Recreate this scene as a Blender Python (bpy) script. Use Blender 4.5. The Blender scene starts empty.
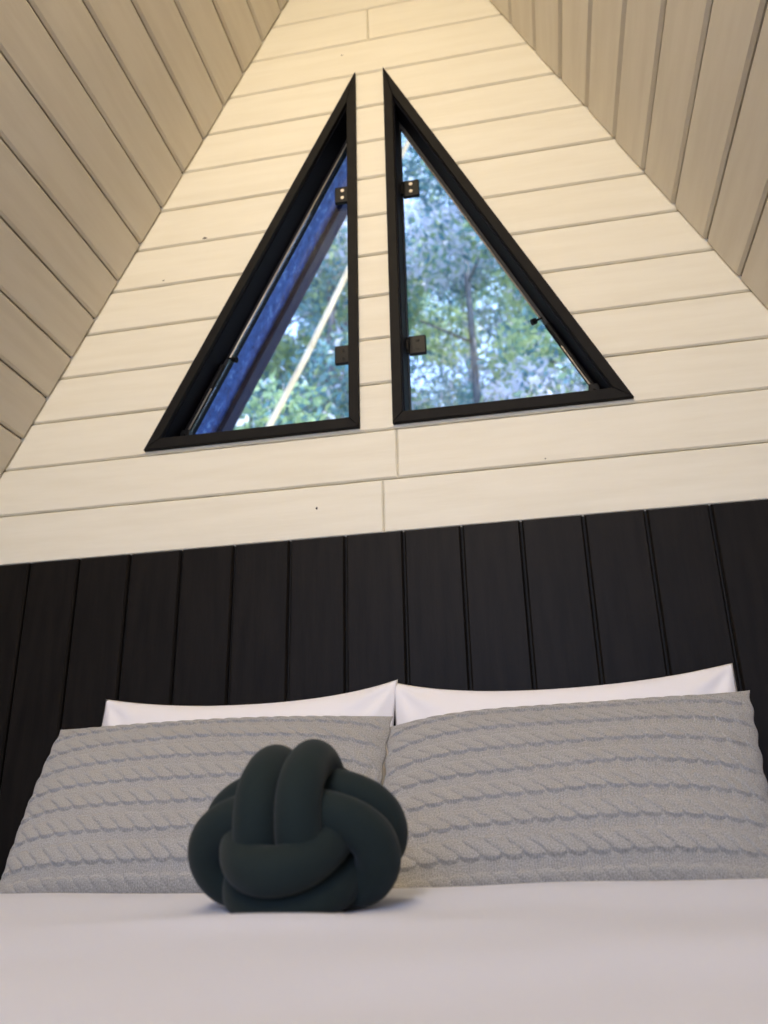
import bpy, bmesh, math, random
import numpy as np
from mathutils import Vector, Matrix

random.seed(7)
rng = np.random.default_rng(11)
sc = bpy.context.scene
COL = sc.collection

# ------------------------------------------------------------------ camera
ZC = 0.72                       # camera height above the floor
F_PX, PITCH, YAW, ROLL = 829.45, 0.3646958, 0.1872089, -0.0229786
fw = Vector((-math.sin(YAW) * math.cos(PITCH), math.cos(YAW) * math.cos(PITCH), math.sin(PITCH)))
rt = Vector((math.cos(YAW), math.sin(YAW), 0))
up = rt.cross(fw)
r2 = math.cos(ROLL) * rt + math.sin(ROLL) * up
u2 = -math.sin(ROLL) * rt + math.cos(ROLL) * up
cam_d = bpy.data.cameras.new('camera')
cam = bpy.data.objects.new('camera', cam_d)
COL.objects.link(cam)
M3 = Matrix((r2, u2, -fw)).transposed()
cam.matrix_world = Matrix.Translation((0, 0, ZC)) @ M3.to_4x4()
cam_d.sensor_fit = 'HORIZONTAL'
cam_d.sensor_width = 36.0
cam_d.lens = 36.0 * F_PX / 768.0
cam_d.clip_start = 0.02
cam_d.clip_end = 200
cam_d.dof.use_dof = True
cam_d.dof.focus_distance = 1.6
cam_d.dof.aperture_fstop = cam_d.lens / 8.5      # an 8.5 mm opening
sc.camera = cam

# ------------------------------------------------------------------ world, lights, exposure
sc.view_settings.view_transform = 'Standard'
sc.view_settings.look = 'None'
sc.view_settings.exposure = 0.0
sc.view_settings.gamma = 1.0
sc.view_settings.use_curve_mapping = False

w = bpy.data.worlds.new('world')
sc.world = w
w.use_nodes = True
bg = w.node_tree.nodes['Background']
bg.inputs[0].default_value = (0.46, 0.62, 1.0, 1)
bg.inputs[1].default_value = 3.1

def light(name, kind, loc, energy, color, size=0.3, size_y=None, aim=None, angle=None):
    d = bpy.data.lights.new(name, kind)
    d.energy = energy
    d.color = color
    if kind == 'AREA':
        d.size = size
        if size_y:
            d.shape = 'RECTANGLE'
            d.size_y = size_y
    elif kind == 'SUN':
        d.angle = angle
    else:
        d.shadow_soft_size = size
    o = bpy.data.objects.new(name, d)
    COL.objects.link(o)
    o.location = loc
    if aim is not None:
        o.rotation_euler = (Vector(aim) - Vector(loc)).to_track_quat('-Z', 'Y').to_euler()
    return o

sun = light('sun', 'SUN', (9, -3, 9), 9.0, (1.0, 0.95, 0.84), aim=(0, 0, 0), angle=0.02)
# warm lamps of the room: one high under the ridge near the gable, one further back
light('ridge_lamp', 'AREA', (-0.36, 1.22, ZC + 2.83), 1.3, (1.0, 0.80, 0.48), 0.16, aim=(-0.36, 1.15, ZC))
light('cushion_top_fill', 'AREA', (-0.58, 0.60, ZC + 2.50), 12.5, (1.0, 0.83, 0.60), 0.12, aim=(-0.45, 1.1, ZC))  # added unseen lamp, gives the cushions more light from above
light('room_lamp', 'AREA', (-0.36, -1.75, ZC + 2.45), 43, (1.0, 0.81, 0.56), 0.35, aim=(-0.36, 1.85, ZC + 0.9))
# daylight from the open end of the room
dl = light('door_daylight', 'AREA', (-0.5, -3.2, ZC + 1.5), 17, (0.42, 0.56, 1.0), 1.6, 1.6, aim=(-0.35, 0.5, ZC - 0.1))
dl.data.spread = 1.3

# ------------------------------------------------------------------ measures (camera-relative heights get + ZC)
WY = 1.85                        # front face of the gable boards
XA, ZA, SL = -0.3551, 3.1098 + ZC, 2.05     # ridge x, ridge z, roof slope
BZ0, BH = 0.8062 + ZC, 0.13518   # first board joint, board pitch
ZW = 0.6636 + ZC                 # top of the dark wainscot
YB = -3.6                        # open end of the room

# ------------------------------------------------------------------ materials
def mat(name, color, rough=0.5, metal=0.0, spec=0.5):
    m = bpy.data.materials.new(name)
    m.use_nodes = True
    b = m.node_tree.nodes['Principled BSDF']
    b.inputs['Base Color'].default_value = (*color, 1)
    b.inputs['Roughness'].default_value = rough
    b.inputs['Metallic'].default_value = metal
    b.inputs['Specular IOR Level'].default_value = spec
    return m

def N(m, t, **kw):
    n = m.node_tree.nodes.new(t)
    for k, v in kw.items():
        setattr(n, k, v)
    return n

def L(m, a, b):
    m.node_tree.links.new(a, b)

def bsdf(m):
    return m.node_tree.nodes['Principled BSDF']

def mapping(m, scale, coord='Object', rot=(0, 0, 0)):
    tc = N(m, 'ShaderNodeTexCoord')
    mp = N(m, 'ShaderNodeMapping')
    mp.inputs['Scale'].default_value = scale
    mp.inputs['Rotation'].default_value = rot
    L(m, tc.outputs[coord], mp.inputs['Vector'])
    return mp.outputs['Vector']

def noise(m, vec, scale, detail=4, rough=0.55):
    n = N(m, 'ShaderNodeTexNoise')
    n.inputs['Scale'].default_value = scale
    n.inputs['Detail'].default_value = detail
    n.inputs['Roughness'].default_value = rough
    L(m, vec, n.inputs['Vector'])
    return n.outputs['Fac']

def ramp(m, fac, stops):
    r = N(m, 'ShaderNodeValToRGB')
    el = r.color_ramp.elements
    while len(el) < len(stops):
        el.new(0.5)
    for e, (p, c) in zip(el, stops):
        e.position = p
        e.color = (*c, 1)
    L(m, fac, r.inputs['Fac'])
    return r.outputs['Color']

def bump(m, h, strength, dist, prev=None):
    b = N(m, 'ShaderNodeBump')
    b.inputs['Strength'].default_value = strength
    b.inputs['Distance'].default_value = dist
    L(m, h, b.inputs['Height'])
    if prev is not None:
        L(m, prev, b.inputs['Normal'])
    return b.outputs['Normal']

def painted(name, c1, c2, scale, rough):
    """brushed paint over wood: grain stretched along the board"""
    m = mat(name, c1, rough, spec=0.35 if c1[0] > .1 else 0.1)
    v = mapping(m, scale)
    f = noise(m, v, 6, 5)
    L(m, ramp(m, f, [(0.3, c2), (0.62, c1)]), bsdf(m).inputs['Base Color'])
    g = noise(m, v, 22, 3)
    L(m, bump(m, g, 0.18, 0.002), bsdf(m).inputs['Normal'])
    return m

m_wall = painted('cream_paint_gable', (0.79, 0.745, 0.60), (0.75, 0.70, 0.55), (0.7, 3, 7), 0.55)
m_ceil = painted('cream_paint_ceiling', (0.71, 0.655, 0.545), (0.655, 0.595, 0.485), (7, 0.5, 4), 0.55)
m_joint = mat('unpainted_joint', (0.30, 0.235, 0.16), 0.8)
m_knot = mat('dark_wood_knot', (0.03, 0.018, 0.01), 0.8)
m_blackwood = painted('black_stained_wood', (0.0110, 0.0090, 0.0072), (0.0060, 0.0050, 0.0042), (9, 3, 0.9), 0.50)
m_blackjoint = mat('black_joint', (0.004, 0.004, 0.004), 0.8)
m_casing = painted('dark_brown_black_paint', (0.0125, 0.0115, 0.010), (0.009, 0.008, 0.0075), (4, 4, 4), 0.6)
m_reveal = mat('dark_reveal_paint', (0.004, 0.0045, 0.008), 0.7, spec=0.12)
m_steel = mat('brushed_steel', (0.55, 0.5, 0.45), 0.3, 1.0)
m_black = mat('black_hardware', (0.006, 0.006, 0.006), 0.4, spec=0.18)
m_gasket = mat('rubber_gasket', (0.01, 0.01, 0.012), 0.6)

# glass: clear sheet, reflection by angle
m_glass = bpy.data.materials.new('window_glass')
m_glass.use_nodes = True
nt = m_glass.node_tree
nt.nodes.clear()
o_ = nt.nodes.new('ShaderNodeOutputMaterial')
mx = nt.nodes.new('ShaderNodeMixShader')
tr = nt.nodes.new('ShaderNodeBsdfTransparent')
tr.inputs[0].default_value = (0.93, 0.97, 1.0, 1)
gl = nt.nodes.new('ShaderNodeBsdfGlossy')
gl.inputs['Roughness'].default_value = 0.02
fr = nt.nodes.new('ShaderNodeFresnel')
fr.inputs[0].default_value = 1.35
nt.links.new(fr.outputs[0], mx.inputs[0])
nt.links.new(tr.outputs[0], mx.inputs[1])
nt.links.new(gl.outputs[0], mx.inputs[2])
nt.links.new(mx.outputs[0], o_.inputs[0])

# soffit: dark blue boards, reflected sky mixed into a brighter blue, pale cobweb-like specks
m_soffit = mat('blue_soffit_sky_tint', (0.02, 0.06, 0.22), 0.5)
v = mapping(m_soffit, (1, 1, 1))
f = noise(m_soffit, v, 26, 7, 0.72)
L(m_soffit, ramp(m_soffit, f, [(0.35, (0.008, 0.035, 0.20)), (0.56, (0.03, 0.12, 0.50)), (0.68, (0.25, 0.45, 0.80))]), bsdf(m_soffit).inputs['Base Color'])
m_barge = mat('navy_barge_board', (0.008, 0.018, 0.075), 0.6, spec=0.2)
m_roof = mat('roof_felt', (0.05, 0.05, 0.055), 0.8)

def cloth(name, col, bumpsc=900, amt=0.15, rough=0.85, wr=None):
    m = mat(name, col, rough, spec=0.25)
    bsdf(m).inputs['Sheen Weight'].default_value = 0.05
    v = mapping(m, (1, 1, 1))
    n = bump(m, noise(m, v, bumpsc, 2), amt, 0.0006)
    if wr:
        n = bump(m, noise(m, v, wr[0], 3), wr[1], 0.01, n)
    L(m, n, bsdf(m).inputs['Normal'])
    return m

m_white = cloth('white_cotton', (0.80, 0.78, 0.78), wr=(5, 0.25))
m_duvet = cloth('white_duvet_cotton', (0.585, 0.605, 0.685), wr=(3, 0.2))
m_green = cloth('dark_green_jersey', (0.0068, 0.0135, 0.0125), 700, 0.2, 0.9)
m_sheet = cloth('mattress_ticking', (0.7, 0.69, 0.68))
m_divan = cloth('charcoal_bed_base', (0.05, 0.05, 0.055), 500, 0.3)

m_knit = mat('grey_heather_knit', (0.36, 0.355, 0.345), 0.95, spec=0.1)
bsdf(m_knit).inputs['Sheen Weight'].default_value = 0.2
uv = mapping(m_knit, (1, 1, 1), 'UV')
wv = N(m_knit, 'ShaderNodeTexWave', wave_type='BANDS', bands_direction='X')
wv.inputs['Scale'].default_value = 75
wv.inputs['Distortion'].default_value = 1.2
wv.inputs['Detail'].default_value = 1
wv.inputs['Detail Scale'].default_value = 30
L(m_knit, uv, wv.inputs['Vector'])
hf = noise(m_knit, uv, 420, 2, 0.7)
nn = bump(m_knit, wv.outputs['Fac'], 0.5, 0.0012)
nn = bump(m_knit, hf, 0.35, 0.001, nn)
L(m_knit, nn, bsdf(m_knit).inputs['Normal'])
L(m_knit, ramp(m_knit, hf, [(0.28, (0.225, 0.218, 0.200)), (0.5, (0.345, 0.335, 0.308)), (0.72, (0.47, 0.455, 0.42))]), bsdf(m_knit).inputs['Base Color'])

m_floor = painted('oak_floor_boards', (0.30, 0.19, 0.11), (0.22, 0.13, 0.07), (6, 0.6, 1), 0.45)

def leafmat(name, c, t):
    m = mat(name, c, 0.42, spec=0.5)
    tb = N(m, 'ShaderNodeBsdfTranslucent')
    tb.inputs[0].default_value = (*c, 1)
    mx_ = N(m, 'ShaderNodeMixShader')
    mx_.inputs[0].default_value = t
    L(m, bsdf(m).outputs[0], mx_.inputs[1])
    L(m, tb.outputs[0], mx_.inputs[2])
    L(m, mx_.outputs[0], m.node_tree.nodes['Material Output'].inputs[0])
    return m
leaf_mats = [leafmat('leaf_teal', (0.26, 0.46, 0.50), .35), leafmat('leaf_green', (0.36, 0.52, 0.30), .35),
             leafmat('leaf_dark', (0.11, 0.26, 0.32), .3), leafmat('leaf_yellow_green', (0.55, 0.66, 0.34), .4),
             leafmat('leaf_pale', (0.85, 0.84, 0.95), .4)]
m_bark = mat('grey_bark', (0.16, 0.15, 0.16), 0.9)
v = mapping(m_bark, (3, 3, 0.6))
L(m_bark, ramp(m_bark, noise(m_bark, v, 8), [(0.35, (0.10, 0.10, 0.12)), (0.65, (0.30, 0.30, 0.33))]), bsdf(m_bark).inputs['Base Color'])
m_palebark = mat('pale_bark', (0.80, 0.70, 0.52), 0.8)
v = mapping(m_palebark, (3, 3, 0.6))
L(m_palebark, ramp(m_palebark, noise(m_palebark, v, 7), [(0.3, (0.50, 0.38, 0.24)), (0.6, (0.72, 0.60, 0.40))]), bsdf(m_palebark).inputs['Base Color'])
m_ground = mat('dry_leafy_ground', (0.26, 0.25, 0.20), 0.95)

# ------------------------------------------------------------------ mesh helpers
def link(name, me, m=None, parent=None, smooth=False):
    o = bpy.data.objects.new(name, me)
    COL.objects.link(o)
    if m is not None:
        for x in (m if isinstance(m, list) else [m]):
            me.materials.append(x)
    if parent is not None:
        o.parent = parent
    if smooth:
        me.polygons.foreach_set('use_smooth', [True] * len(me.polygons))
    return o

def from_bm(name, bm, m=None, parent=None, smooth=False):
    bmesh.ops.recalc_face_normals(bm, faces=bm.faces)
    me = bpy.data.meshes.new(name)
    bm.to_mesh(me)
    bm.free()
    return link(name, me, m, parent, smooth)

def empty(name, loc=(0, 0, 0)):
    o = bpy.data.objects.new(name, None)
    COL.objects.link(o)
    o.location = loc
    return o

def tag(o, label=None, cat=None, group=None, kind=None):
    if label: o['label'] = label
    if cat: o['category'] = cat
    if group: o['group'] = group
    if kind: o['kind'] = kind
    return o

def place(o, parent):
    """mesh built in world coordinates, hung under an Empty that only translates"""
    o.parent = parent
    o.location = -Vector(parent.location)
    return o

def slab(bm, poly, to3, d0, d1, chamfer=0.0, mi=0, edge=None):
    """poly: convex 2-D points; front at depth d0 shrunk by chamfer, back at d1. to3(a,b,d) -> point."""
    n = len(poly)
    area = sum(poly[i][0] * poly[(i + 1) % n][1] - poly[(i + 1) % n][0] * poly[i][1] for i in range(n))
    if abs(area) < 1e-6:
        return
    if area < 0:
        poly = poly[::-1]
    def inset(k):
        if k <= 0:
            return poly
        ed = []
        for i in range(n):
            a, b = Vector(poly[i]), Vector(poly[(i + 1) % n])
            t = (b - a).normalized()
            nrm = Vector((-t.y, t.x))
            ed.append((a + nrm * (k if edge is None or edge(a, b) else 1e-5), t))
        out = []
        for i in range(n):
            p, t = ed[i - 1]
            q, s = ed[i]
            det = t.x * (-s.y) + s.x * t.y
            if abs(det) < 1e-9:
                out.append((q.x, q.y))
                continue
            dd = q - p
            a = (dd.x * (-s.y) + s.x * dd.y) / det
            r = p + t * a
            out.append((r.x, r.y))
        return out
    sg = 1 if d1 > d0 else -1
    rings = [[bm.verts.new(to3(a, b, d0)) for a, b in inset(chamfer)]]
    if chamfer > 0:
        rings.append([bm.verts.new(to3(a, b, d0 + sg * chamfer * 1.1)) for a, b in poly])
    rings.append([bm.verts.new(to3(a, b, d1)) for a, b in poly])
    fs = [bm.faces.new(rings[0]), bm.faces.new(rings[-1][::-1])]
    for r, s in zip(rings, rings[1:]):
        for i in range(n):
            j = (i + 1) % n
            fs.append(bm.faces.new((r[i], s[i], s[j], r[j])))
    for f_ in fs:
        f_.material_index = mi

def clip(poly, nx, ny, c):
    """keep nx*x + ny*y <= c"""
    out = []
    n = len(poly)
    for i in range(n):
        p, q = poly[i], poly[(i + 1) % n]
        dp, dq = nx * p[0] + ny * p[1] - c, nx * q[0] + ny * q[1] - c
        if dp <= 0:
            out.append(p)
        if (dp < 0) != (dq < 0) and abs(dp - dq) > 1e-12:
            t = dp / (dp - dq)
            out.append((p[0] + (q[0] - p[0]) * t, p[1] + (q[1] - p[1]) * t))
    return out

def box(bm, x0, x1, y0, y1, z0, z1, bev=0.0, mi=0):
    r = bmesh.ops.create_cube(bm, size=1)
    vs = r['verts']
    for v_ in vs:
        v_.co = Vector((x0 + (v_.co.x + .5) * (x1 - x0), y0 + (v_.co.y + .5) * (y1 - y0), z0 + (v_.co.z + .5) * (z1 - z0)))
    fcs = list({f_ for v_ in vs for f_ in v_.link_faces})
    for f_ in fcs:
        f_.material_index = mi
    if bev > 0:
        es = list({e for v_ in vs for e in v_.link_edges})
        bmesh.ops.bevel(bm, geom=es, offset=bev, segments=3, affect='EDGES', profile=0.5)

def rod(bm, p, q, r, seg=14, r2=None):
    p, q = Vector(p), Vector(q)
    d = q - p
    mtx = Matrix.Translation((p + q) / 2) @ d.to_track_quat('Z', 'Y').to_matrix().to_4x4()
    bmesh.ops.create_cone(bm, cap_ends=True, cap_tris=False, segments=seg, radius1=r, radius2=r if r2 is None else r2, depth=d.length, matrix=mtx)

# ------------------------------------------------------------------ gable wall with its two triangular openings
WD = 0.118                         # wall depth at the openings
XW = XA - 0.009
GAP = 0.0430                      # half the white strip between the casings
ZB, ZT = 0.9512 + ZC, 2.157 + ZC  # casing base and apex
XBL = XW - GAP - (ZT - ZB) / 2.055
XBR = XW + GAP + (ZT - ZB) / 2.055
TL_ = [(XW - GAP, ZT), (XBL, ZB), (XW - GAP, ZB)]
TR_ = [(XW + GAP, ZT), (XW + GAP, ZB), (XBR, ZB)]

def shrink(tri, dv, db, dh):
    """inner triangle: offset by dv from the upright, db from the base, dh from the slope"""
    (xt, zt), *_ = tri
    left = min(p[0] for p in tri) < xt - 1e-6
    s = 2.055
    xo = min(p[0] for p in tri) if left else max(p[0] for p in tri)
    zb = tri[1][1] + db
    k = dh * math.sqrt(1 + s * s) / s        # horizontal shift of the slope
    sgn = 1 if left else -1
    xv = xt - dv * sgn
    # slope line: x = xo + sgn*(z - z0)/s + sgn*k
    z0 = tri[1][1]
    zt2 = z0 + ((xv - xo) * sgn - k) * s
    xb2 = xo + sgn * ((zb - z0) / s + k)
    return [(xv, zt2), (xb2, zb), (xv, zb)] if left else [(xv, zt2), (xv, zb), (xb2, zb)]

OPL = shrink(TL_, 0.012, 0.012, 0.012)     # rough openings, hidden by the casings
OPR = shrink(TR_, 0.012, 0.012, 0.012)

def roof_x(z, side):
    return XA + side * (ZA - z) / SL + (0.009 if side < 0 else 0)

to_wall = lambda a, b, d: (a, WY + d, b)
bm = bmesh.new()
s_ = 2.055
def cut_window(poly):
    """pieces of a convex polygon outside both openings"""
    out = []
    zb = OPL[1][1]
    lo = clip(poly, 0, 1, zb)
    if len(lo) > 2: out.append(lo)
    hi = clip(poly, 0, -1, -zb)
    if len(hi) < 3: return out
    # centre strip between openings
    c = clip(clip(hi, 1, 0, OPR[0][0]), -1, 0, -OPL[0][0])
    zt = OPL[0][1]
    top = clip(hi, 0, -1, -zt)
    hi = clip(hi, 0, 1, zt)
    if len(top) > 2: out.append(top)
    if len(hi) > 2:
        c = clip(clip(hi, 1, 0, OPR[0][0]), -1, 0, -OPL[0][0])
        if len(c) > 2: out.append(c)
        # left of the left slope: z >= zt + s*(x - xt)  ->  s*x - z <= s*xt - zt
        xt = OPL[0][0]
        l = clip(hi, s_, -1, s_ * xt - zt)
        if len(l) > 2: out.append(l)
        xt = OPR[0][0]
        r = clip(hi, -s_, -1, -s_ * xt - zt)
        if len(r) > 2: out.append(r)
    return out

g = 0.0014
butts = {0: [-0.352], 1: [-0.314], 12: [XA - 0.012]}
k = -1
while True:
    z0 = ZW if k == -1 else BZ0 + k * BH
    z1 = BZ0 + (k + 1) * BH
    if z0 > ZA - 0.02:
        break
    z1 = min(z1, ZA)
    a0 = (roof_x(z0, -1) - .012, roof_x(z0, 1) + .012)
    a1 = (roof_x(z1, -1) - .012, roof_x(z1, 1) + .012)
    poly = [(a0[0], z0 + g), (a0[1], z0 + g), (a1[1], z1 - g), (a1[0], z1 - g)]
    xs = butts.get(k + 1, [])
    parts = [poly]
    for xb in xs:
        parts = [q for p_ in parts for q in (clip(p_, 1, 0, xb - g * .35), clip(p_, -1, 0, -xb - g * .35)) if len(q) > 2]
    jit = random.uniform(0, 0.0012)
    for p_ in parts:
        for q in cut_window(p_):
            slab(bm, q, to_wall, jit, 0.018, 0.0042, edge=lambda a, b: (abs(a.y - b.y) < 1e-6 and (abs(a.y - z0 - g) < 1e-5 or abs(a.y - z1 + g) < 1e-5)) or any(abs(a.x - xb) < .002 and abs(b.x - xb) < .002 for xb in xs))
    k += 1
# sheathing behind the boards
base = [(roof_x(0, -1), 0), (roof_x(0, 1), 0), (XA, ZA)]
for q in cut_window(base):
    slab(bm, q, to_wall, 0.0185, WD, 0, mi=1)
wall_back = from_bm('wall_back', bm, [m_wall, m_joint])
tag(wall_back, kind='structure')

# small dark knots and nail holes in the white boards
for (x, z, rx, rz) in [(-0.866, 1.627 + ZC, .0075, .0038), (-0.985, 1.497 + ZC, .005, .002), (-0.52, 0.745 + ZC, .0032, .0045), (-0.45, 2.249 + ZC, .004, .002), (.045, .818 + ZC, .002, .002)]:
    bm = bmesh.new()
    r = bmesh.ops.create_cone(bm, cap_ends=True, segments=14, radius1=1, radius2=0.8, depth=1)
    for i, v_ in enumerate(bm.verts):
        a = math.atan2(v_.co.y, v_.co.x)
        kk = 1 + .18 * math.sin(3 * a + x * 40)
        v_.co = Vector((x + v_.co.x * rx * kk, WY + 0.001 - v_.co.z * 0.0022, z + v_.co.y * rz * kk))
    from_bm('wood_knot', bm, m_knot, wall_back)

# dark vertical boards below
bm = bmesh.new()
jx = [-1.2823, -1.1432, -1.0021, -0.8641, -0.7256, -0.5825, -0.4438, -0.3026, -0.164, -0.026, 0.1163, 0.2541, 0.3931]
while jx[0] > -2.2: jx.insert(0, jx[0] - 0.1397)
while jx[-1] < 1.6: jx.append(jx[-1] + 0.1397)
for a, b in zip(jx, jx[1:]):
    g2 = 0.0026
    poly = [(a + g2, 0.0), (b - g2, 0.0), (b - g2, ZW - 0.001), (a + g2, ZW - 0.001)]
    poly = clip(poly, SL, 1, ZA + SL * XA)
    poly = clip(poly, -SL, 1, ZA - SL * XA)
    if len(poly) > 2:
        slab(bm, poly, lambda p, q, d: (p, WY - 0.016 + d, q), random.uniform(0, .0015), 0.016, 0.004)
ws = from_bm('trim_1', bm, m_blackwood)
tag(ws, 'black stained vertical board panelling behind the bed head', kind='structure')
bm = bmesh.new()
poly = [(roof_x(0, -1), 0), (roof_x(0, 1), 0), (roof_x(ZW, 1), ZW - .001), (roof_x(ZW, -1), ZW - .001)]
slab(bm, poly, lambda p, q, d: (p, WY - 0.002 + d, q), 0, 0.0018)
o = from_bm('joint_backing', bm, m_blackjoint, ws)

# ------------------------------------------------------------------ sloping ceilings (boards run towards the camera)
for side, name, zref, pitch in ((-1, 'ceiling_left', 1.394 + ZC, 0.1219), (1, 'ceiling_right', 1.374 + ZC, 0.1235)):
    bm = bmesh.new()
    Lh = math.sqrt(1 + 1 / SL ** 2)
    nrm = Vector((side * SL, 0, 1)).normalized()       # outward (up and out)
    def to_c(a, b, d, side=side, nrm=nrm):
        # a = z along the slope, b = y
        return Vector((roof_x(a, side), b, a)) + nrm * d
    zs = []
    z = zref
    while z > 0.0: z -= pitch
    while z < ZA - 0.01:
        zs.append((max(z, 0), min(z + pitch, ZA)))
        z += pitch
    for i, (a, b) in enumerate(zs):
        gg = 0.0022
        if b - a < .01: continue
        slab(bm, [(a + gg, YB), (b - gg, YB), (b - gg, WY - 0.0005), (a + gg, WY - 0.0005)], to_c, random.uniform(0, .0015), 0.018, 0.0065)
    slab(bm, [(0, YB), (ZA, YB), (ZA, WY + 0.001), (0, WY + 0.001)], to_c, 0.0185, 0.03, 0, mi=1)
    o = from_bm(name, bm, [m_ceil, m_joint])
    tag(o, kind='structure')

# roof build-up with the overhang outside the gable
YO = 2.74
for side, nm in ((-1, 'trim_2'), (1, 'trim_3')):
    nrm = Vector((side * SL, 0, 1)).normalized()
    bm = bmesh.new()
    def to_o(a, b, d, side=side, nrm=nrm):
        return Vector((roof_x(a, side), b, a)) + nrm * d
    slab(bm, [(-0.2, YB), (ZA + .05, YB), (ZA + .05, YO), (-0.2, YO)], to_o, 0.032, 0.10)
    o = from_bm(nm, bm, m_roof)
    tag(o, kind='structure')
    bm = bmesh.new()
    zz = -0.1
    while zz < ZA - 0.05:
        slab(bm, [(zz, WY + WD + .002), (min(zz + .1715, ZA), WY + WD + .002), (min(zz + .1715, ZA), YO - .001), (zz, YO - .001)], to_o, 0.0, 0.0315, 0.0008)
        zz += 0.172
    from_bm('soffit', bm, m_soffit, o)
    bm = bmesh.new()
    slab(bm, [(-0.2, YO - .045), (ZA - .09, YO - .045), (ZA - .09, YO - .002), (-0.2, YO - .002)], to_o, -0.022, -0.0005)
    slab(bm, [(-0.2, YO), (ZA - .05, YO), (ZA - .05, YO + .022), (-0.2, YO + .022)], to_o, -0.022, 0.10)
    from_bm('barge_board', bm, m_barge, o)

# floor and ground
bm = bmesh.new()
x = -1.86 + XA
while x < 1.86 + XA:
    slab(bm, [(x + .001, YB), (min(x + .139, 1.86 + XA), YB), (min(x + .139, 1.86 + XA), WY - .02), (x + .001, WY - .02)], lambda a, b, d: (a, b, -d), 0.0, 0.02, 0.0015)
    x += 0.14
tag(from_bm('floor', bm, m_floor), kind='structure')
bm = bmesh.new()
n = 40
vs = [[bm.verts.new((-20 + 40 * i / n, -12 + 40 * j / n, -0.6 + .12 * math.sin(i * 1.3) * math.cos(j * 1.7) + max(0, -12 + 40 * j / n - 4) * .06)) for j in range(n + 1)] for i in range(n + 1)]
for i in range(n):
    for j in range(n):
        bm.faces.new((vs[i][j], vs[i + 1][j], vs[i + 1][j + 1], vs[i][j + 1]))
tag(from_bm('ground', bm, m_ground, smooth=True), kind='structure')

# ------------------------------------------------------------------ windows
GD = 0.080                        # distance of the glass behind the wall face
def tri_ring(bm, outer, inner, d0, d1, bev=0.0):
    n = 3
    vo0 = [bm.verts.new(to_wall(a, b, d0)) for a, b in outer]
    vi0 = [bm.verts.new(to_wall(a, b, d0)) for a, b in inner]
    vo1 = [bm.verts.new(to_wall(a, b, d1)) for a, b in outer]
    vi1 = [bm.verts.new(to_wall(a, b, d1)) for a, b in inner]
    for i in range(n):
        j = (i + 1) % n
        bm.faces.new((vo0[i], vo0[j], vi0[j], vi0[i]))
        bm.faces.new((vo1[j], vo1[i], vi1[i], vi1[j]))
        bm.faces.new((vo0[i], vo1[i], vo1[j], vo0[j]))
        bm.faces.new((vi0[j], vi1[j], vi1[i], vi0[i]))
    if bev:
        bmesh.ops.bevel(bm, geom=[e for e in bm.edges], offset=bev, segments=2, affect='EDGES')

def lerp(a, b, t):
    return (a[0] + (b[0] - a[0]) * t, a[1] + (b[1] - a[1]) * t)

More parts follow.
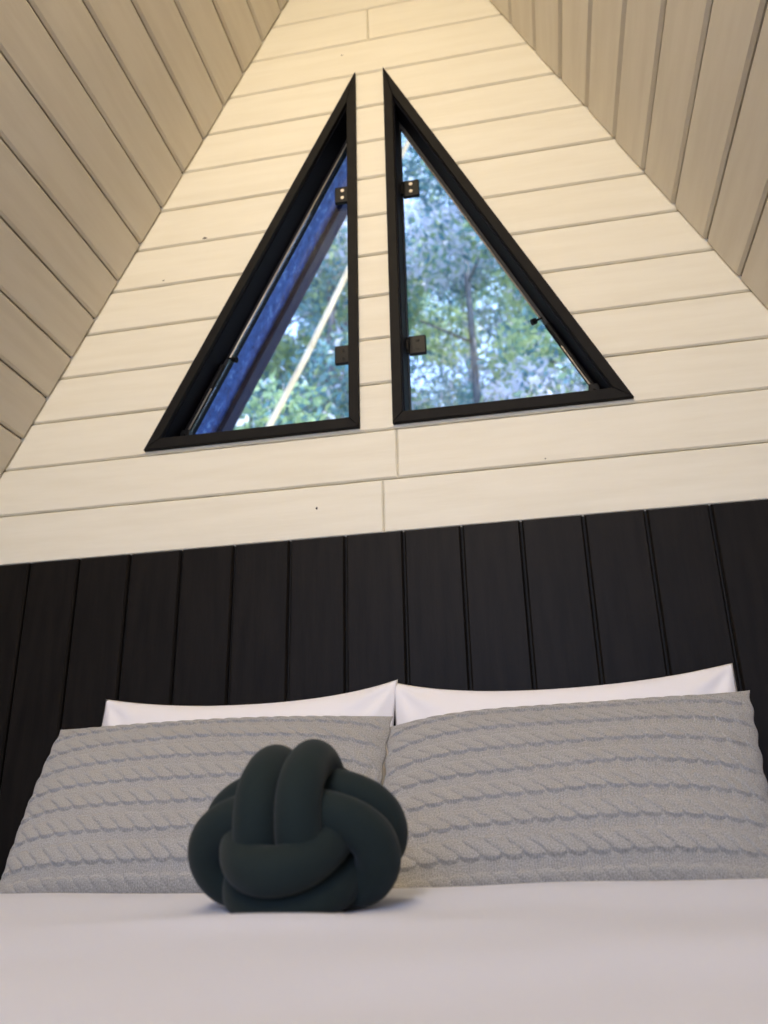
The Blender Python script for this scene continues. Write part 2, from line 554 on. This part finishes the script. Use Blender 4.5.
def window(name, tri, side, hinge_z, label):
    e = empty(name, (tri[0][0], WY, ZB))
    tag(e, label, kind='structure')
    inner = shrink(tri, 0.027, 0.030, 0.027)
    # casing: three mitred boards
    idx = [(0, 1), (1, 2), (2, 0)]
    for a, b in idx:
        bm = bmesh.new()
        slab(bm, [tri[a], tri[b], inner[b], inner[a]], to_wall, -0.013, 0.0, 0.0016)
        place(from_bm('casing_board', bm, m_casing), e)
    # reveal lining
    op = shrink(tri, 0.0125, 0.0125, 0.0125)
    bm = bmesh.new()
    tri_ring(bm, op, shrink(tri, 0.030, 0.032, 0.030), 0.0003, WD + 0.004)
    place(from_bm('reveal', bm, m_reveal), e)
    # glass with a gasket
    go = shrink(tri, 0.033, 0.035, 0.040)
    gi = shrink(tri, 0.037, 0.039, 0.044)
    bm = bmesh.new()
    tri_ring(bm, shrink(tri, 0.0305, 0.0325, 0.0305), go, GD - 0.004, GD + 0.010)
    place(from_bm('gasket', bm, m_gasket), e)
    bm = bmesh.new()
    slab(bm, go, to_wall, GD, GD + 0.006)
    place(from_bm('glass_pane', bm, m_glass), e)
    # hinges clamped on the glass beside the upright
    xv = inner[0][0]
    sg = side                                # side: +1 opening lies to the right of the upright
    for hz in hinge_z:
        bm = bmesh.new()
        xa, xb = sorted((xv + sg * 0.010, xv + sg * 0.057))
        box(bm, xa, xb, WY + GD - 0.014, WY + GD - 0.0006, hz - .0285, hz + .0285, 0.003)
        hg = place(from_bm('hinge', bm, m_black, smooth=False), e)
        bm = bmesh.new()
        rod(bm, (xv + sg * 0.008, WY + GD - 0.012, hz - .022), (xv + sg * 0.008, WY + GD - 0.012, hz + .022), 0.0055)
        xa, xb = sorted((xv - sg * 0.002, xv + sg * 0.010))
        box(bm, xa, xb, WY + GD - 0.020, WY + GD - 0.008, hz - .016, hz + .016, 0.001)
        p_ = from_bm('hinge_barrel', bm, m_black, hg)
        for dz in (-.013, .013):
            bm = bmesh.new()
            xs_ = xv + sg * 0.033
            rod(bm, (xs_, WY + GD - 0.0155, hz + dz), (xs_, WY + GD - 0.0138, hz + dz), 0.0052, 18)
            box(bm, xs_ - .0035, xs_ + .0035, WY + GD - .0162, WY + GD - .0154, hz + dz - .0007, hz + dz + .0007)
            from_bm('screw', bm, m_steel if hz == hinge_z[0] else m_black, hg)
    # bright metal strip along the slope of the glass, then a knob, a strut and its bracket
    a, b = (go[0], go[1]) if side < 0 else (go[0], go[2])
    def P_(t, dn, dy):
        q = lerp(a, b, t)
        nx, nz = (s_ / math.hypot(s_, 1), -1 / math.hypot(s_, 1))
        if side > 0: nx = -nx
        return (q[0] + nx * dn, WY + GD - dy, q[1] + nz * dn)
    bm = bmesh.new()
    rod(bm, P_(.03, .004, .010), P_(.735, .004, .010), 0.0021, 8)
    place(from_bm('edge_strip', bm, m_steel), e)
    bm = bmesh.new()
    rod(bm, P_(.735, -.002, .010), P_(.735, .024, .014), 0.0030, 12)
    rod(bm, P_(.735, .018, .013), P_(.735, .030, .016), 0.0085, 14)
    place(from_bm('knob', bm, m_black), e)
    bm = bmesh.new()
    rod(bm, P_(.76, .000, .014), P_(.95, .000, .014), 0.0085, 14)
    st = place(from_bm('gas_strut', bm, m_black), e)
    bm = bmesh.new()
    rod(bm, P_(.83, .006, .021), P_(.955, .006, .021), 0.0020, 10)
    from_bm('strut_rod', bm, m_steel, st)
    bm = bmesh.new()
    q = P_(.965, .004, .012)
    box(bm, q[0] - .013, q[0] + .013, q[1] - .014, q[1] + .010, q[2] - .012, q[2] + .015, .002)
    rod(bm, (q[0], q[1] - .018, q[2]), (q[0], q[1] - .010, q[2]), .004)
    place(from_bm('strut_bracket', bm, m_black), e)
    return e

window('window_1', TL_, -1, (1.768 + ZC, 1.218 + ZC), 'left triangular window with black casing, blue soffit and leaning pale trunk seen outside')
window('window_2', TR_, 1, (1.752 + ZC, 1.220 + ZC), 'right triangular window with black casing and leafy trees outside')

# ------------------------------------------------------------------ bed
BX0, BX1, BY0, BY1 = -1.11, 0.49, -0.22, WY - 0.05
ZM = ZC - 0.122                  # mattress top
bed = empty('bed', ((BX0 + BX1) / 2, (BY0 + BY1) / 2, 0))
tag(bed, 'double bed with white mattress pushed against black board panelling', 'bed')
bm = bmesh.new()
box(bm, BX0 + .02, BX1 - .02, BY0 + .02, BY1 - .01, 0.08, ZM - 0.25, 0.02)
place(from_bm('bed_base', bm, m_divan), bed)
bm = bmesh.new()
box(bm, BX0, BX1, BY0, BY1, ZM - 0.249, ZM, 0.035)
place(from_bm('mattress', bm, m_sheet, smooth=True), bed)
for sx in (BX0 + .12, BX1 - .12):
    for sy in (BY0 + .12, BY1 - .12):
        bm = bmesh.new()
        rod(bm, (sx, sy, 0.0), (sx, sy, 0.0805), 0.022, 18, 0.030)
        place(from_bm('leg', bm, m_black), bed)

KC = Vector((-0.304, 1.015, ZC - 0.013))    # knot cushion centre

# duvet: thick quilted cover lying on the mattress and hanging over its sides
def smooth_noise(seed, nx, ny, amp):
    r = np.random.default_rng(seed)
    out = []
    for _ in range(nx):
        out.append((r.uniform(-1, 1), r.uniform(-1, 1), r.uniform(0, 6.28), r.uniform(.4, 1)))
    def f_(x, y):
        s = 0
        for a, b, p, k_ in out:
            s = s + k_ * np.sin(a * ny * x + b * ny * y + p)
        return amp * s / nx ** .4
    return f_
nz1 = smooth_noise(3, 9, 9, 0.0028)
nz2 = smooth_noise(5, 8, 30, 0.0008)

def build_duvet():
    nu, nv = 240, 230
    xc, hw = (BX0 + BX1) / 2, (BX1 - BX0) / 2 + .012
    rad = 0.05
    drop = 0.34
    y_end, y_foot = 1.325, BY0 - .012
    def section(s, half):
        """arc-length s -> (offset, height) with a rounded shoulder"""
        flat = half - rad
        a = abs(s)
        if a <= flat:
            return s, 0.0
        arc = rad * math.pi / 2
        sg = 1 if s > 0 else -1
        if a <= flat + arc:
            t = (a - flat) / rad
            return sg * (flat + rad * math.sin(t)), -rad * (1 - math.cos(t))
        return sg * half, -rad - (a - flat - arc)
    tot = hw - rad + rad * math.pi / 2 + drop
    top = ZC - 0.088
    verts = []
    for j in range(nv + 1):
        # along y: from pillow end towards the foot
        t = j / nv
        L_end = 0.03
        Ly = (y_end - y_foot) - rad + rad * math.pi / 2 + drop
        s = t * Ly
        # pillow end edge: rounded nose
        if s < L_end:
            y = y_end - L_end * (1 - math.cos(s / L_end * math.pi / 2)) * 1.0
            dz = -0.024 * (1 - math.sin(s / L_end * math.pi / 2))
            y = y_end - s
            drop_y = dz
        else:
            flat = (y_end - y_foot) - rad
            if s <= flat:
                y, drop_y = y_end - s, 0
            elif s <= flat + rad * math.pi / 2:
                a = (s - flat) / rad
                y, drop_y = y_end - flat - rad * math.sin(a), -rad * (1 - math.cos(a))
            else:
                y, drop_y = y_foot, -rad - (s - flat - rad * math.pi / 2)
        for i in range(nu + 1):
            sx = (i / nu * 2 - 1) * tot
            ox, dzx = section(sx, hw)
            x = xc + ox
            z = top + min(dzx, 0) + drop_y
            if dzx == 0 and drop_y > -0.03:
                z += float(nz1(x, y)) + float(nz2(x, y))
                z += (0.009 + .013 / (1 + math.exp(-(x + .1) * 14))) * math.exp(-((y - 1.17) / .13) ** 2)          # puffed end
                z += 0.0045 * math.sin(7 * y + 2.5 * x + .6) * min(1, max(0, (1.0 - y) / .3)) + 0.002 * math.sin(19 * y - 9 * x) * min(1, max(0, (.85 - y) / .2))
                z += 0.008 * math.exp(-((y - .885) / .05) ** 2) * math.exp(-((x - KC.x) / .16) ** 2)
                d2 = ((x - KC.x) / .10) ** 2 + ((y - KC.y) / .085) ** 2
                z -= 0.006 * math.exp(-d2 ** 1.5)
            else:
                f_ = math.sin(y * 17 + x * 5) * .008 if dzx < -rad else 0
                x += f_ * (1 if ox > 0 else -1) * min(1, (-dzx - rad) / .15) if dzx < -rad else 0
                if drop_y < -rad:
                    y2 = math.sin(x * 15) * .008 * min(1, (-drop_y - rad) / .15)
                    verts.append((x, y - abs(y2), z))
                    continue
            verts.append((x, y, z))
    faces = []
    for j in range(nv):
        for i in range(nu):
            a = j * (nu + 1) + i
            faces.append((a, a + nu + 1, a + nu + 2, a + 1))
    # drop corners below the bed where both falls meet
    me = bpy.data.meshes.new('duvet')
    me.from_pydata([(x, y, max(z, 0.06)) for x, y, z in verts], [], faces)
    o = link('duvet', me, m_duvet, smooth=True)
    md = o.modifiers.new('thick', 'SOLIDIFY')
    md.thickness = 0.010
    md.offset = -1
    return o
dv = build_duvet()
tag(dv, 'smooth white duvet spread over the bed below the pillows', 'duvet')

# ------------------------------------------------------------------ pillows
def pillow(name, W, H, T, loc, lean, roll, m, knit=False, nu=120, nv=80, seed=1, ear=0.02, wr=0.004, sag=0.0, yaw=0.0, flip=1, corners=()):
    """standing pillow: local x across, z up, front towards -y; base edge at the origin"""
    u = np.linspace(-1, 1, nu)
    v = np.linspace(-1, 1, nv)
    U, V = np.meshgrid(u, v)
    r = smooth_noise(seed, 10, 5, 1.0)
    r2_ = smooth_noise(seed + 50, 12, 14, 1.0)
    X = W / 2 * U * (1 - ear * 2.2 / W * .35 * (1 - V ** 2))
    Z = H / 2 * V * (1 - ear * 2.2 / H * (1 - np.abs(U) ** 2.2)) + H / 2
    Z = Z - sag * (1 - U ** 2) * (V + 1) / 2
    for cu, cx, cz in corners:                 # top corners pulled by hand
        cv = 1 if abs(cx) < .02 else -1            # a strong pull sideways acts on the lower corner
        wt = np.clip((1 + cu * U) / 2, 0, 1) ** (9 if cv > 0 else 4) * ((cv * V + 1) / 2) ** (3 if cv > 0 else 1.6)
        X = X + cx * wt
        Z = Z + cz * wt
    if knit:
        X = X * (1 + .005 * np.sin((V * H / 2 + .006) / .052 * 2 * np.pi + 1.2) * np.abs(U) ** 6)
    prof = ((1 - np.abs(U) ** 3.2) ** .62) * ((1 - np.abs(V) ** 2.6) ** .62)
    edge = np.clip((1 - np.abs(U)) * W / 2 / .02, 0, 1) * np.clip((1 - np.abs(V)) * H / 2 / .02, 0, 1)
    out = []
    for s in (1, -1):
        th = T / 2 * prof * (1 + .05 * r(U * 1.2 + s, V))
        th = th + wr * (r(U * W * 3.2 + s, V * 1.5) * .5 + r2_(U * .8, V + s) * .35) * prof
        # gathers running out of the corners
        for cu in (-1, 1):
            for cv in (-1, 1):
                du, dv_ = (U - cu) * W / 2, (V - cv) * H / 2
                rr = np.sqrt(du ** 2 + dv_ ** 2)
                an = np.arctan2(np.abs(dv_), np.abs(du))
                th = th + (0.0 if knit else .0035) * np.sin(an * 9 + seed) * np.exp(-((rr - .07) / .05) ** 2) * edge
        if knit and s == 1:
            pitch, cab = 0.0520, 0.0200
            xx, zz = U * W / 2, V * H / 2 + .006
            zz = zz + 0.010 * (np.abs(U) ** 3) * (V * .5)
            row = np.floor(zz / pitch)
            tt = (zz / pitch - row - 0.5) * pitch / cab           # -1 (lower edge) .. 1 inside the cable
            tc = np.clip(tt, -1, 1)
            per = 0.0335
            ph = xx * flip / per + row * .37 + 0.50 * tc + .13 * np.sin(np.pi * tc)
            fr_ = ph - np.floor(ph)
            lobe = np.clip(4 * fr_ * (1 - fr_), 0, 1) ** .4
            low = -1 + .5 * (1 - lobe)                            # scalloped lower edge
            upp = 1 - .30 * (1 - lobe)
            e_lo = np.clip((tt - low) / .16, 0, 1)
            e_up = np.clip((upp - tt) / .40, 0, 1)
            e_up = e_up * e_up * (3 - 2 * e_up)
            ang = .55 + .45 * (1 - (tc + 1) / 2)
            hgt = 0.0090 * e_lo * e_up * ang * (0.22 + .78 * lobe * (.45 + .55 * (1 - fr_)))
            lad = (np.abs(tt) > 1) * 0.0008 * np.sin(xx / 0.0042 * 2 * np.pi)
            th = th + (hgt + lad) * edge
        out.append(np.stack([X, -s * np.maximum(th, 0.0), Z], -1))
    V0 = out[0].reshape(-1, 3)
    V1 = out[1].reshape(-1, 3)
    allv = np.concatenate([V0, V1])
    idx = np.arange(nu * nv).reshape(nv, nu)
    a = idx[:-1, :-1].ravel(); b = idx[:-1, 1:].ravel(); c = idx[1:, 1:].ravel(); d = idx[1:, :-1].ravel()
    f0 = np.stack([a, b, c, d], 1)
    f1 = np.stack([a, d, c, b], 1) + nu * nv
    me = bpy.data.meshes.new(name)
    me.from_pydata(allv.tolist(), [], np.concatenate([f0, f1]).tolist())
    uvl = me.uv_layers.new(name='UVMap')
    uvv = np.stack([U * W / 2, V * H / 2], -1).reshape(-1, 2)
    uvv = np.concatenate([uvv, uvv + 1.3])
    li = np.zeros(len(me.loops), dtype=np.int32)
    me.loops.foreach_get('vertex_index', li)
    uvl.data.foreach_set('uv', uvv[li].ravel())
    bm = bmesh.new()
    bm.from_mesh(me)
    bmesh.ops.remove_doubles(bm, verts=bm.verts, dist=1e-5)
    bm.to_mesh(me)
    bm.free()
    o = link(name, me, m, smooth=True)
    o.location = loc
    o.rotation_euler = (-lean, roll, yaw)
    return o

def tube(name, pts, r, m, parent=None, seg=20, rfun=None, closed=True, flat=None):
    n = len(pts)
    P_ = np.array([list(p) for p in pts])
    T_ = (np.roll(P_, -1, 0) - np.roll(P_, 1, 0)) if closed else np.gradient(P_, axis=0)
    T_ /= np.linalg.norm(T_, axis=1)[:, None]
    c = P_.mean(0)
    # frame: parallel transport
    nrm = np.cross(T_[0], [0.3, .2, .9]); nrm /= np.linalg.norm(nrm)
    Ns = [nrm]
    for i in range(1, n):
        v_ = Ns[-1] - T_[i] * np.dot(Ns[-1], T_[i])
        Ns.append(v_ / np.linalg.norm(v_))
    if closed:
        v_ = Ns[-1] - T_[0] * np.dot(Ns[-1], T_[0]); v_ /= np.linalg.norm(v_)
        ang = math.atan2(np.dot(np.cross(v_, Ns[0]), T_[0]), np.dot(v_, Ns[0]))
        for i in range(n):
            a = ang * i / n
            b_ = np.cross(T_[i], Ns[i])
            Ns[i] = Ns[i] * math.cos(a) + b_ * math.sin(a)
    vs, fs = [], []
    for i in range(n):
        b_ = np.cross(T_[i], Ns[i])
        rr = r if rfun is None else r * rfun(i / n)
        for k_ in range(seg):
            a = 2 * math.pi * k_ / seg
            vs.append(P_[i] + rr * (math.cos(a) * Ns[i] + math.sin(a) * b_))
    m_ = n if closed else n - 1
    for i in range(m_):
        j = (i + 1) % n
        for k_ in range(seg):
            l = (k_ + 1) % seg
            fs.append((i * seg + k_, i * seg + l, j * seg + l, j * seg + k_))
    me = bpy.data.meshes.new(name)
    me.from_pydata([tuple(v_) for v_ in vs], [], fs)
    if not closed:
        bm = bmesh.new(); bm.from_mesh(me)
        bmesh.ops.holes_fill(bm, edges=[e for e in bm.edges if e.is_boundary], sides=0)
        bm.to_mesh(me); bm.free()
    return link(name, me, m, parent, smooth=True)

R = math.radians
GP = 'grey cable knit cushions leaning on the white pillows'
WP = 'white pillows standing against the black panelling'
wl = pillow('pillow', 0.675, 0.42, 0.12, (-0.652, 1.655, ZM + 0.006), R(15), R(0.0), m_white, seed=4, ear=.022, sag=.006, corners=((1, .002, .010),))
tag(wl, 'white cotton pillow on the left, behind the knit cushion with the green knot before it', 'pillow', WP)
wr_ = pillow('pillow', 0.690, 0.42, 0.12, (0.030, 1.655, ZM + 0.006), R(15), R(-.9), m_white, seed=9, ear=.022, sag=.006, corners=((-1, -.002, .010),))
tag(wr_, 'white cotton pillow on the right, behind the fully visible knit cushion', 'pillow', WP)
gl_ = pillow('knit_cushion', 0.703, 0.40, 0.125, (-0.651, 1.375, ZM + 0.010), R(37), R(0), m_knit, knit=True, nu=600, nv=400, seed=21, ear=.012, wr=.002, sag=-.012, corners=((1, .002, -.006), (-1, .058, 0)))
tag(gl_, 'grey cable knit cushion on the left, partly hidden by the dark green knot cushion', 'cushion', GP)
gr_ = pillow('knit_cushion', 0.655, 0.40, 0.125, (0.028, 1.375, ZM + 0.010), R(37), R(-1.6), m_knit, knit=True, nu=600, nv=400, seed=33, ear=.012, wr=.002, sag=-.010, corners=((-1, .004, -.022), (1, .012, .004), (1, -.045, 0)))
tag(gr_, 'grey cable knit cushion on the right with nothing standing in front', 'cushion', GP)

# ------------------------------------------------------------------ knot cushion: three interlocked pairs of stuffed loops
kn = empty('knot_cushion', KC)
kn.rotation_euler = (R(31), R(0), R(-2))
tag(kn, 'dark green stuffed knot cushion of plump interlaced tubes sitting on the duvet', 'cushion')
TR = 0.0262
def superloop(a, b, off, axes, pw=2.3, n=96, bulge=0.0):
    """closed loop, semi-axes a (first axis) and b (second), offset along the third"""
    pts = []
    for i in range(n):
        t = 2 * math.pi * i / n
        c_, s__ = math.cos(t), math.sin(t)
        x = a * math.copysign(abs(c_) ** (2 / pw), c_)
        y = b * math.copysign(abs(s__) ** (2 / pw), s__)
        o3 = off * (1 + bulge * (abs(c_) ** 2))
        p = [0, 0, 0]
        p[axes[0]] = x; p[axes[1]] = y; p[axes[2]] = o3
        pts.append(Vector(p))
    return pts
for sgn in (-1, 1):
    # over the top and down the front (y-z plane), long in z
    tube('padded_loop', superloop(0.0905 + sgn * .0025, 0.064, sgn * 0.0250, (2, 1, 0), 2.4, bulge=-.02), TR, m_green, kn, 26)
for sgn in (-1, 1):
    # round the front and back (x-y plane), long in y
    tube('padded_loop', superloop(0.093, 0.057 - sgn * .003, sgn * 0.0245, (1, 0, 2), 2.2), TR, m_green, kn, 26)
for sgn in (-1, 1):
    # round the sides (x-z plane), long in x
    tube('padded_loop', superloop(0.101, 0.055, sgn * 0.0250, (0, 2, 1), 2.2), TR, m_green, kn, 26)
# the underside is pressed flat where it sits on the duvet
km = Matrix.LocRotScale(KC, kn.rotation_euler, None)
kmi = km.inverted()
Z_SEAT = ZC - 0.092
for ch in kn.children:
    for v_ in ch.data.vertices:
        p = km @ v_.co
        d_ = Z_SEAT + 0.020 - p.z
        if d_ > 0:
            p.z = Z_SEAT + 0.020 - 0.020 * (1 - math.exp(-d_ / 0.020))
            v_.co = kmi @ p

# ------------------------------------------------------------------ trees outside
def foliage_mesh(name, centers, radii, count, size, seed):
    r = np.random.default_rng(seed)
    c = np.array(centers); rd = np.array(radii)
    wgt = rd ** 2; wgt = wgt / wgt.sum()
    k_ = r.choice(len(c), count, p=wgt)
    d = r.normal(size=(count, 3)); d /= np.linalg.norm(d, axis=1)[:, None]
    rr = rd[k_] * r.uniform(.25, 1, count) ** .4
    p = c[k_] + d * rr[:, None] * np.array([1, 1, .8])
    # leaf frames
    a = r.normal(size=(count, 3)); a[:, 2] -= .4; a /= np.linalg.norm(a, axis=1)[:, None]
    b = np.cross(a, r.normal(size=(count, 3))); b /= np.linalg.norm(b, axis=1)[:, None]
    nn_ = np.cross(a, b)
    ln = size * r.uniform(.5, 1.3, count)[:, None]
    wd = ln * .42
    v0 = p
    v1 = p + a * ln * .45 + b * wd * .5 + nn_ * ln * .06
    v2 = p + a * ln
    v3 = p + a * ln * .45 - b * wd * .5 + nn_ * ln * .06
    vs = np.stack([v0, v1, v2, v3], 1).reshape(-1, 3)
    n_ = count
    me = bpy.data.meshes.new(name)
    me.vertices.add(n_ * 4)
    me.vertices.foreach_set('co', vs.ravel())
    me.loops.add(n_ * 4)
    me.loops.foreach_set('vertex_index', np.arange(n_ * 4, dtype=np.int32))
    me.polygons.add(n_)
    me.polygons.foreach_set('loop_start', np.arange(0, n_ * 4, 4, dtype=np.int32))
    me.polygons.foreach_set('loop_total', np.full(n_, 4, dtype=np.int32))
    # colour patches: neighbouring leaves of a clump tend to agree
    base_k = r.choice(5, len(c), p=[.28, .22, .18, .14, .18])
    mi = np.where(r.uniform(size=n_) < .55, base_k[k_], r.choice(5, n_, p=[.24, .20, .22, .15, .19]))
    me.polygons.foreach_set('material_index', mi.astype(np.int32))
    me.update(calc_edges=True)
    return me

def ground_z(y):
    return -0.6 + max(0, y - 4) * .06

def tree(x, y, h, spread, leaves, leaf, seed, label, trunk_r=.09, lean=(0, 0), bare=0.12, bark=m_bark):
    r = random.Random(seed)
    e = empty('tree', (x, y, ground_z(y) - .1))
    tag(e, label, 'tree', 'trees beyond the gable windows')
    pts = []
    n = 14
    for i in range(n):
        t = i / (n - 1)
        pts.append(Vector((lean[0] * t * h + .10 * math.sin(t * 5 + seed), lean[1] * t * h + .1 * math.cos(t * 4 + seed), t * h * .97)))
    bmk = tube('trunk', pts, trunk_r, bark, e, 10, rfun=lambda t: 1 - .8 * t, closed=False)
    cs, rs = [], []
    for i in range(int(34)):
        t = bare + (1 - bare) * (i + r.random()) / 34
        a = r.uniform(0, 6.28)
        k_ = spread * (1 - .55 * abs(t - .55) / .55) * r.uniform(.25, 1)
        q = pts[min(n - 1, int(t * (n - 1)))]
        c = (q.x + math.cos(a) * k_, q.y + math.sin(a) * k_, t * h + r.uniform(-.2, .2))
        cs.append(c)
        rs.append(r.uniform(.35, .75) * spread * .45)
        if i % 3 == 0:
            tube('branch', [q, (q + Vector(c)) / 2 + Vector((0, 0, .06)), Vector(c)], trunk_r * .22, bark, e, 6, rfun=lambda t: 1 - .7 * t, closed=False)
    me = foliage_mesh('foliage', cs, rs, leaves, leaf, seed)
    link('foliage', me, leaf_mats, e)
    return e

TREES = [
    (0.3, 10.6, 11.5, 2.0, 'tree filling the lower middle of the right window'),
    (1.9, 11.6, 11.5, 2.0, 'far tree behind the lower right corner of the right window'),
    (-5.6, 13.8, 13.5, 2.3, 'far tree behind the lower left corner of the left window'),
    (-3.6, 14.6, 14.5, 2.3, 'furthest tree in the left window'),
    (-0.9, 14.0, 14.5, 2.3, 'furthest tree, behind the lower left part of the right window'),
    (-3.9, 6.9, 8.2, 1.7, 'bushy tree seen low behind the pale leaning trunk'),
    (-5.2, 7.6, 9.5, 1.7, 'tall leafy tree seen at the lower left of the left window'),
    (-3.5, 9.2, 11.0, 1.9, 'tall blue green tree seen in the middle of the left window'),
    (-2.0, 7.2, 9.0, 1.6, 'green tree seen behind the white strip between the windows'),
    (-0.6, 8.6, 11.0, 1.8, 'tall blue green tree seen at the left of the right window'),
    (1.1, 7.0, 9.0, 1.6, 'bushy tree seen at the lower right of the right window'),
    (2.6, 9.6, 11.5, 2.1, 'far tree at the right edge of the right window'),
    (-6.8, 11.0, 12.0, 2.2, 'far tree at the left edge of the left window'),
    (4.4, 12.0, 12.5, 2.2, 'distant tree standing furthest to the right'),
]
for i, (x, y, h, sp, lb) in enumerate(TREES):
    tree(x, y, h, sp * 1.12, 32000, .105, 40 + i, lb, trunk_r=.08 + .01 * (i % 3))

# pale leaning trunk seen through the left window
lt = empty("leaning_trunk", (-3.60, 4.9, ground_z(4.9) - .1))
tag(lt, 'pale bare trunk leaning to the right outside the left window', 'tree trunk')
P0, P1 = Vector((-3.60, 4.9, -0.7)), Vector((0.31, 5.1, 8.0))
pts = [P0.lerp(P1, i / 15) + Vector((.03 * math.sin(i * .9), 0, .02 * math.cos(i * 1.3))) - Vector(lt.location) for i in range(16)]
tube('trunk', pts, .032, m_palebark, lt, 10, rfun=lambda t: 1 - .55 * t, closed=False)
